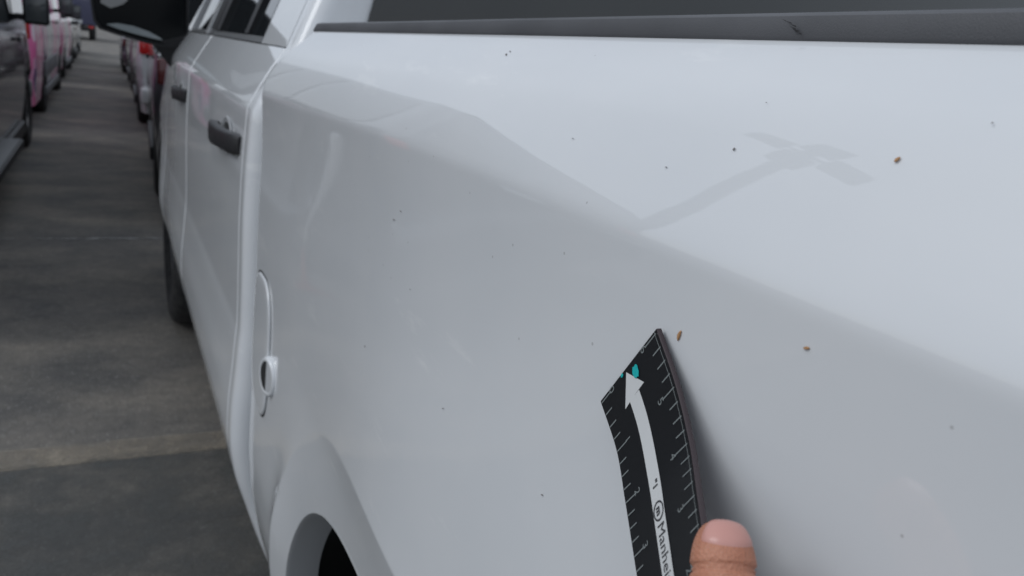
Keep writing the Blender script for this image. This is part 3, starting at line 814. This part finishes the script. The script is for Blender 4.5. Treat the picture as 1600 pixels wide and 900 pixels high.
# nail: a curved plate fitted on the thumb tip
from mathutils.bvhtree import BVHTree
bvh = BVHTree.FromPolygons([v.co + hand.location for v in hm2.vertices], [tuple(p.vertices) for p in hm2.polygons])
tipc = W(1130, 834, .2278)
acx = CR.copy(); nrm = ax.cross(acx).normalized()
if nrm.dot(CF) > 0: nrm = -nrm
acx = nrm.cross(ax).normalized()
V = []; NU, NV = 17, 11
for i in range(NU):
    u = -1 + 2 * i / (NU - 1)
    for j in range(NV):
        t = j / (NV - 1)
        back = -.0052 + .0018 * u * u
        s_ = back + (.0030 - back) * t
        dr = (nrm * math.cos(u * 1.08) + acx * math.sin(u * 1.08) + ax * (1.5 * t * t)).normalized()
        o_ = tipc + ax * min(s_, -.001); hit = bvh.ray_cast(o_ + dr * .03, -dr, .05)[0] or o_
        e = min(1, 6 * min(t, 1 - abs(u)) ) if min(t, 1 - abs(u)) > 0 else 0
        V.append(hit + dr * (-.0001 + .00062 * e ** .5))
V = [v - hand.location for v in V]
nail = mesh('thumbnail', V, gridfaces(NU, NV), nail_m, hand, True)

# ------------------------------------------------------------------ specks stuck to the paint
rust = M('rust_brown_speck', (.44, .24, .11), .7); grit = M('dark_grit', (.22, .21, .20), .8)
def surf(px, py):
    x = .2
    for _ in range(12):
        p = onX(px, py, x); x = bedD(p.y, p.z - (rail_z(p.y) - 1.437) * sstep(1.375, 1.437, p.z))
    return onX(px, py, x - .0004)
def chip(px, py, a, b, ang, mat, seed=0, seg=9):
    rnd = random.Random(seed); c = surf(px, py); rr = CF + CR * ((px - 800) / 1200) + CU * ((450 - py) / 1200); dep = (c - Vector((0, 0, H))).dot(CF)
    V = []; ca, sa = math.cos(ang), math.sin(ang)
    for k in range(seg):
        t = 2 * math.pi * k / seg; q = rnd.uniform(.75, 1.15)
        x, y = a * math.cos(t) * q, b * math.sin(t) * q
        V.append(surf(px + x * ca - y * sa, py + x * sa + y * ca))
    V2 = [v.lerp(c, .3) + Vector((-.0005, 0, 0)) for v in V]; n = len(V)
    V = V + V2; F = [(i, (i + 1) % n, n + (i + 1) % n, n + i) for i in range(n)] + [tuple(range(n, 2 * n))]
    return V, F
def chip_obj(name, lab, *a):
    V, F = chip(*a); b = Vector(V[0]); o = mesh(name, [v - b for v in V], F, a[5]); o.location = b
    return tag(o, lab, 'speck', 'brown specks stuck to the paint')
chip_obj('paint_speck', 'small orange speck on the upper bed side right of the pole reflection', 1402, 249, 7, 2.4, R(-45), rust, 1)
chip_obj('paint_speck', 'round brown speck on the panel well right of the black ruler', 1260, 544, 4.5, 3, 0, rust, 2)
chip_obj('paint_speck', 'thin brown speck just beside the tip of the black ruler', 1061, 524, 10, 2.4, R(-72), rust, 3)
parts = []
for k, (x, y, s) in enumerate([(791, 85, 3), (797, 80, 2), (615, 343, 3), (626, 330, 2), (1147, 233, 4.5), (1041, 261, 2.4), (692, 638, 2.2), (847, 773, 3), (570, 541, 2), (1551, 192, 3.5), (895, 216, 2), (641, 452, 1.8), (1198, 160, 1.6)]):
    parts.append(chip(x, y, s * .62, s * .28, R(-60 + 37 * (k % 4)), grit, 20 + k, 7))
V, F = join(*parts); gp = tpart('grit_specks', V, F, grit); gp['kind'] = 'stuff'
# scuff on the rail cap
sc = M('scuff', (.02, .02, .022), .8)
V, F = [], []
rnd = random.Random(4)
for k in range(9):
    x0, y0 = 1222 + k * 2.6 + rnd.uniform(-2, 2), 29 + k * 2.5; pp = [onX(x0, y0, .2445), onX(x0 + rnd.uniform(6, 14), y0 + rnd.uniform(3, 7), .2445), onX(x0 + rnd.uniform(6, 14), y0 + rnd.uniform(1, 4) + 2, .2445)]
    o_ = len(V); V += pp; F.append((o_, o_ + 1, o_ + 2))

tpart('scuff_mark', V, F, sc)
# ------------------------------------------------------------------ other vehicles
def vmat(name, col, metal=.3): return M(name, col, .3, metal=metal, coat=1, coat_rough=.05)
def wrap_mat():
    m = M('pink_wrap', (.6, .6, .62), .35, coat=.8); t = m.node_tree; b = t.nodes['Principled BSDF']
    c = N(t, 'ShaderNodeTexCoord'); mp = N(t, 'ShaderNodeMapping'); mp.inputs['Scale'].default_value = (1, .9, .35)
    n = N(t, 'ShaderNodeTexNoise'); n.inputs['Scale'].default_value = 1.6; n.inputs['Detail'].default_value = 2; n.inputs['Distortion'].default_value = 1
    t.links.new(c.outputs['Object'], mp.inputs['Vector']); t.links.new(mp.outputs[0], n.inputs['Vector'])
    r = N(t, 'ShaderNodeValToRGB'); r.color_ramp.interpolation = 'CONSTANT'
    cols = [(0, (.75, .76, .78)), (.40, (.85, .05, .34)), (.50, (.85, .36, .58)), (.55, (.16, .05, .22)), (.59, (.62, .63, .65))]
    e = r.color_ramp.elements; e[0].position = 0; e[0].color = (*cols[0][1], 1); e[1].position = cols[1][0]; e[1].color = (*cols[1][1], 1)
    for p, cc in cols[2:]: q = e.new(p); q.color = (*cc, 1)
    t.links.new(n.outputs['Fac'], r.inputs['Fac']); t.links.new(r.outputs[0], b.inputs['Base Color']); return m
def vehicle(name, label, cat, group, x_side, y_rear, length, width, side, body_m, style, glassm=glass, R_=.36, axles=None, low_m=None, extras=(), tail=None):
    """side=-1: its left flank faces the lane (parked on the right); +1: right flank faces the lane"""
    cx = x_side - side * width / 2
    B = Vector((cx, y_rear + length / 2, 0)); root = empty(name, B); tag(root, label, cat, group)
    hw = width / 2; L = length
    ax_ = axles or (L * .2, L * .8)
    st = {'van': dict(belt=1.25, roof=2.35, top=[(0, 1.0), (.01, 1), (.80, 1), (.88, .8), (.93, .35), (.97, .12), (1, -.15)], tum=.10),
          'highvan': dict(belt=1.35, roof=2.45, top=[(0, 1.0), (.01, 1), (.80, 1), (.88, .75), (.93, .3), (.97, .1), (1, -.15)], tum=.10),
          'sedan': dict(belt=.95, roof=1.45, top=[(0, .12), (.12, .22), (.30, .95), (.38, 1), (.58, 1), (.76, .15), (.95, .0), (1, -.2)], tum=.24),
          'suv': dict(belt=1.08, roof=1.80, top=[(0, .25), (.03, .6), (.10, 1), (.60, 1), (.76, .12), (.95, .02), (1, -.2)], tum=.17),
          'pickup': dict(belt=1.22, roof=1.95, top=[(0, .06), (.345, .06), (.355, .97), (.42, 1), (.62, 1), (.76, .12), (.95, .02), (1, -.2)], tum=.20)}[style]
    zb, zt = st['belt'], st['roof']
    def ztop(f):
        k = np.interp(f, [p[0] for p in st['top']], [p[1] for p in st['top']]); return zb + (zt - zb) * float(k)
    def wid(z, f):
        if z <= zb: wv = hw - .05 * (1 - min(1, (z - .25) / (zb * .45))) if z < zb * .6 else hw - .03 * ((z - zb * .6) / (zb * .4)) ** 2
        else: wv = hw - .03 - st['tum'] * (z - zb) / (zt - zb)
        return wv - .12 * sstep(.92, 1, f) - .06 * sstep(.05, 0, f)
    fs_ = sorted(set([p[0] for p in st['top']] + list(np.linspace(0, 1, 41)) + [min(1, max(0, (a + R_ * 1.15 * math.cos(t)) / L)) for a in ax_ for t in np.linspace(0, math.pi, 13)]))
    V = []; nr = 0
    for f in fs_:
        y = (f - .5) * L; zl = .24
        for a in ax_:
            d = abs(f * L - a) / (R_ * 1.16)
            if d < 1: zl = max(zl, R_ + R_ * 1.16 * math.sqrt(1 - d * d))
        tp = ztop(f); zs = [zl, max(zl, zb * .45), max(zl, zb * .75), min(zb, tp - .06) if tp > zb * .9 else tp - .05]
        zs = [max(zs[0], z) for z in zs]
        b4 = zs[3]; up = [b4 + (tp - .07 - b4) * k for k in (.35, .7, 1.0)]
        ring = [(0, zl)] + [(wid(z, f), z) for z in zs] + [(wid(z, f), z) for z in up] + [(wid(up[-1], f) - .10, tp - .012), (wid(up[-1], f) * .5, tp), ]
        full = ring + [(0, tp + .005)] + [(-x, z) for x, z in ring[1:][::-1]]
        nr = len(full)
        V += [Vector((x, y, z)) for x, z in full]
    F = []
    for i in range(len(fs_) - 1):
        for k in range(nr):
            F.append((i * nr + k, i * nr + (k + 1) % nr, (i + 1) * nr + (k + 1) % nr, (i + 1) * nr + k))
    F += [tuple(range(nr))[::-1], tuple(range((len(fs_) - 1) * nr, len(fs_) * nr))]
    o = mesh('body', V, F, body_m, root)
    bm = bmesh.new(); bm.from_mesh(o.data); bmesh.ops.recalc_face_normals(bm, faces=bm.faces); bm.to_mesh(o.data); bm.free(); edge_smooth(o, 32)
    def P(nme, VF, mat, bv=None):
        o = mesh(nme, VF[0], VF[1], mat, root)
        if bv: bevel(o, bv)
        return o
    # side windows
    wins = {'van': [(.10, .30), (.33, .52), (.56, .72), (.74, .82)], 'highvan': [(.70, .82)], 'sedan': [(.30, .40), (.42, .57), (.58, .66)], 'suv': [(.10, .22), (.25, .40), (.43, .58), (.59, .66)], 'pickup': [(.38, .48), (.50, .62)]}[style]
    for s in (-1, 1):
        for (a, b) in wins:
            n = 5; VV = []
            for f in np.linspace(a, b, n):
                t_ = min(ztop(f) - .13, zt - .13); z0 = zb + .04; t_ = max(t_, z0 + .02)
                for z in np.linspace(z0, t_, 4): VV.append(Vector((s * (wid(z, f) + .006), (f - .5) * L, z)))
            P('window', (VV, gridfaces(n, 4, 0, s < 0)), glassm)
        P('door_handle', box((s * (hw + .005), (wins[-1][0] - .5) * L + .05, zb - .12), (.03, .2, .035)), plastic, .008)
        P('rocker_trim', box((s * (hw - .02), 0, .30), (.05, L * .5 if not axles else (ax_[1] - ax_[0] - 2 * R_ * 1.2), .12)), low_m or plastic, .015)
        # mirrors
        my_ = (np.interp(.5, [0, 1], [0, 0]) + (.80 if 'van' in style else .66) - .5) * L
        if style in ('van', 'highvan', 'pickup'):
            P('mirror', box((s * (hw + .13), my_, zb + .20), (.22, .12, .36)), plastic, .03)
            P('mirror_glass', box((s * (hw + .13), my_ - .062, zb + .20), (.18, .006, .31)), glass_l, .002)
            P('mirror_arm', box((s * (hw + .0), my_ + .01, zb + .08), (.12, .05, .06)), plastic, .01)
        else:
            P('mirror', box((s * (hw - .0), my_, zb + .06), (.16, .12, .14)), body_m, .03)
        tl = .34 if style in ('van', 'highvan') else .18
        zlt = zb - .12 if 'van' in style else zb - .12
        P('taillight', box((s * (hw - .11), -L / 2 + .015, zlt), (.15, .09, tl)), tail or redl, .015)
        P('headlight', box((s * (hw - .24), L / 2 - .03, zb - .32), (.26, .12, .16)), clearl, .02)
    # end windows
    if 'van' in style:
        P('rear_window', box((-hw * .42, -L / 2 + .0, (zb + zt) / 2 + .02), (hw * .66, .012, (zt - zb) * .55)), glassm, .004)
        P('rear_window', box((hw * .42, -L / 2 + .0, (zb + zt) / 2 + .02), (hw * .66, .012, (zt - zb) * .55)), glassm, .004)
    ftop = st['top']
    def slope_glass(fa, fb, nme):
        VV = []
        for f in (fa, (fa + fb) / 2, fb):
            w_ = wid(min(ztop(f), zt) - .07, f) - .13
            for u in (-1, -.5, 0, .5, 1): VV.append(Vector((u * w_, (f - .5) * L, ztop(f) + .012 - .006 * u * u)))
        P(nme, (VV, gridfaces(3, 5)), glass)
    if style in ('sedan',): slope_glass(.14, .29, 'rear_window'); slope_glass(.60, .75, 'windshield')
    elif style == 'suv': slope_glass(.035, .095, 'rear_window'); slope_glass(.615, .75, 'windshield')
    elif style == 'pickup':
        P('rear_window', box((0, -L / 2 + .345 * L + .01, (zb + zt) / 2 + .05), (width * .66, .01, (zt - zb) * .5)), glass); slope_glass(.635, .75, 'windshield')
        P('bed_opening', box((0, -L / 2 + .175 * L, zb + .055), (width * .74, L * .31, .01)), dark)
    else: slope_glass(.81, .92, 'windshield')
    P('rear_bumper', box((0, -L / 2 - .04, .48), (width * .96, .16, .22)), low_m or body_m, .04)
    P('front_bumper', box((0, L / 2 - .02, .45), (width * .9, .16, .24)), low_m or body_m, .04)
    P('grille', box((0, L / 2 - .01, zb - .35), (width * .5, .06, .18)), plastic, .01)
    P('number_plate', box((0, -L / 2 - .035 if 'van' not in style else -L / 2 - .02, zb - .42 if 'van' not in style else .80), (.31, .02, .155)), plate_m, .003)
    for a in ax_:
        for s in (-1, 1):
            wheel(cx + s * (hw - .02) , y_rear + a, R_, .22, side=s, rim=R_ * .62, parent=root, base=B)
    for nme, VF, mat, bv in extras: P(nme, VF, mat, bv)
    return root
grey_m = vmat('dark_grey_vehicle_paint', (.07, .074, .084)); white_m = vmat('white_vehicle_paint', (.62, .63, .64), 0)
char_m = vmat('charcoal_paint', (.03, .03, .034)); purp_m = vmat('purple_grey_paint', (.10, .06, .09)); wrap = wrap_mat(); dimred = M('dull_red_lens', (.10, .012, .014), .2, coat=.4)
GL_ = 'vehicles parked in the row on the left'; GR_ = 'vehicles parked ahead of the white truck'
lowgrey = M('grey_lower_trim', (.16, .165, .17), .6)
# extras given in the vehicle's own coordinates
Lv = 6.6
step = [('running_board', box((1.0, -.85, .34), (.20, 2.5, .06)), plastic, .015), ('board_tread', box((1.02, -.85, .374), (.12, 2.4, .008)), lowgrey, .002)]
vehicle('passenger_van', 'dark grey passenger van with running board, nearest in the left row', 'van', GL_, -.745, 3.9, Lv, 2.0, 1, grey_m, 'van', R_=.40, axles=(1.3, 5.85), extras=step)
vehicle('cargo_van', 'white van with pink and purple wrap parked behind the dark grey van', 'van', GL_, -.80, 11.3, 7.0, 2.0, 1, wrap, 'highvan', R_=.38, axles=(2.0, 6.0), low_m=lowgrey,
        extras=[('brake_light', box((.0, -3.52, 2.36), (.5, .04, .08)), redl, .01), ('body_trim', box((.99, -.2, .62), (.03, 3.0, .22)), lowgrey, .01)])
vehicle('cargo_van', 'farther white and pink van, second wrapped van in the left row', 'van', GL_, -.86, 19.4, 6.0, 2.0, 1, wrap, 'van', axles=(1.3, 4.9), low_m=lowgrey)
vehicle('parked_suv', 'dark suv beyond the two wrapped vans on the left', 'car', GL_, -.90, 26.2, 4.8, 1.9, 1, char_m, 'suv')
vehicle('parked_suv', 'pale suv farthest along the left row', 'car', GL_, -.95, 32.0, 4.8, 1.9, 1, white_m, 'suv')
va = vehicle('parked_pickup', 'black pickup parked directly in front of the white truck', 'pickup truck', GR_, .345, 6.05, 5.2, 1.9, -1, char_m, 'pickup', R_=.38, axles=(1.15, 4.2), tail=dimred)
va.rotation_euler.z = R(-1.8)
vb = vehicle('parked_pickup', 'white pickup with bright red taillight ahead of the black pickup', 'pickup truck', GR_, .35, 11.6, 5.2, 1.9, -1, white_m, 'pickup', R_=.36, axles=(1.2, 4.2))
vb.rotation_euler.z = R(-.6)
vehicle('parked_suv', 'charcoal suv beyond the white pickup in the right row', 'car', GR_, .37, 17.6, 4.7, 1.85, -1, char_m, 'suv', R_=.36, tail=dimred)
vehicle('parked_sedan', 'dull purple sedan farthest in the right row', 'car', GR_, .30, 23.8, 4.7, 1.85, -1, purp_m, 'sedan', R_=.34, tail=dimred)
vehicle('added_mirrored_van', 'unseen white van added as a bright thing to mirror in the glossy bed side', 'van', 'vehicles added out of view for their reflection', -3.3, 8.2, 6.0, 2.0, 1, white_m, 'van', R_=.38)  # out-of-view van, added to give a bright reflection in the bed side

# box truck closing the lane
bt = empty('box_truck', (-1.9, 56, 0)); tag(bt, 'purple blue box truck standing across the far end of the lane', 'truck')
blue_m = vmat('purple_blue_paint', (.055, .06, .12), 0)
bevel(mesh('cargo_box', *box((0, 0, 2.3), (2.7, 5.5, 2.9)), blue_m, bt), .05)
bevel(mesh('cab', *box((0, 3.8, 1.6), (2.3, 1.9, 2.0)), white_m, bt), .15)
mesh('windshield', *box((0, 4.76, 2.0), (2.0, .02, .8)), glass, bt)
bevel(mesh('chassis', *box((0, .4, .62), (1.0, 7.0, .22)), plastic, bt), .02)
bevel(mesh('rear_bumper', *box((0, -2.75, .62), (2.3, .12, .2)), plastic, bt), .02)
for s in (-1, 1):
    bevel(mesh('taillight', *box((s * 1.05, -2.82, .75), (.25, .05, .12)), redl, bt), .01)
    for a in (-1.6, 3.6): wheel(-1.9 + s * 1.2, 56 + a, .5, .3, side=s, rim=.3, parent=bt, base=Vector((-1.9, 56, 0)))

# ------------------------------------------------------------------ the lamp post mirrored in the paint
lp = empty('lamp_post', (-5.35, 7.35, 0)); tag(lp, 'tall pole with four floodlights, seen only as a reflection in the upper bed side', 'lamp post')
pm = M('pole_metal', (.04, .042, .045), .6)
mesh('base', *tube([(0, 0, 0), (0, 0, .8)], .3, 16), M('pole_concrete', (.3, .3, .29), .9), lp)
edge_smooth(mesh('pole', *tube([(0, 0, .8), (0, 0, 7.25)], [.15, .12], 12), pm, lp), 60)
for k in range(4):
    a = math.pi / 2 * k + .62; d = Vector((math.cos(a), math.sin(a), 0)); rot = Matrix.Rotation(a, 3, 'Z')
    mesh('arm', *tube([(0, 0, 7.05), tuple(d * .5 + Vector((0, 0, 7.1)))], .04, 8), pm, lp)
    hd = bevel(mesh('lamp_head', *box(d * .64 + Vector((0, 0, 7.1)), (.66, .56, .22), rot), pm, lp), .05)

# thin white post, added out of view to mirror as the bright streak
po = empty('added_streak_post', (-.66, 4.50, 0)); tag(po, 'made-up thin leaning white post, added only to mirror as a bright streak in the paint', 'post')
mesh('post', *tube([(0, 0, .30), (0, -.06, .52), (0, -.16, .86), (0, -.17, .89)], [.005, .011, .020, .008], 16), M('streak_post_white', (.8, .8, .78), .5), po, True)
mesh('foot', *tube([(0, .06, 0), (0, .05, .03), (0, 0, .3)], [.06, .012, .005], 16), M('streak_post_red', (.4, .08, .05), .5), po, True)
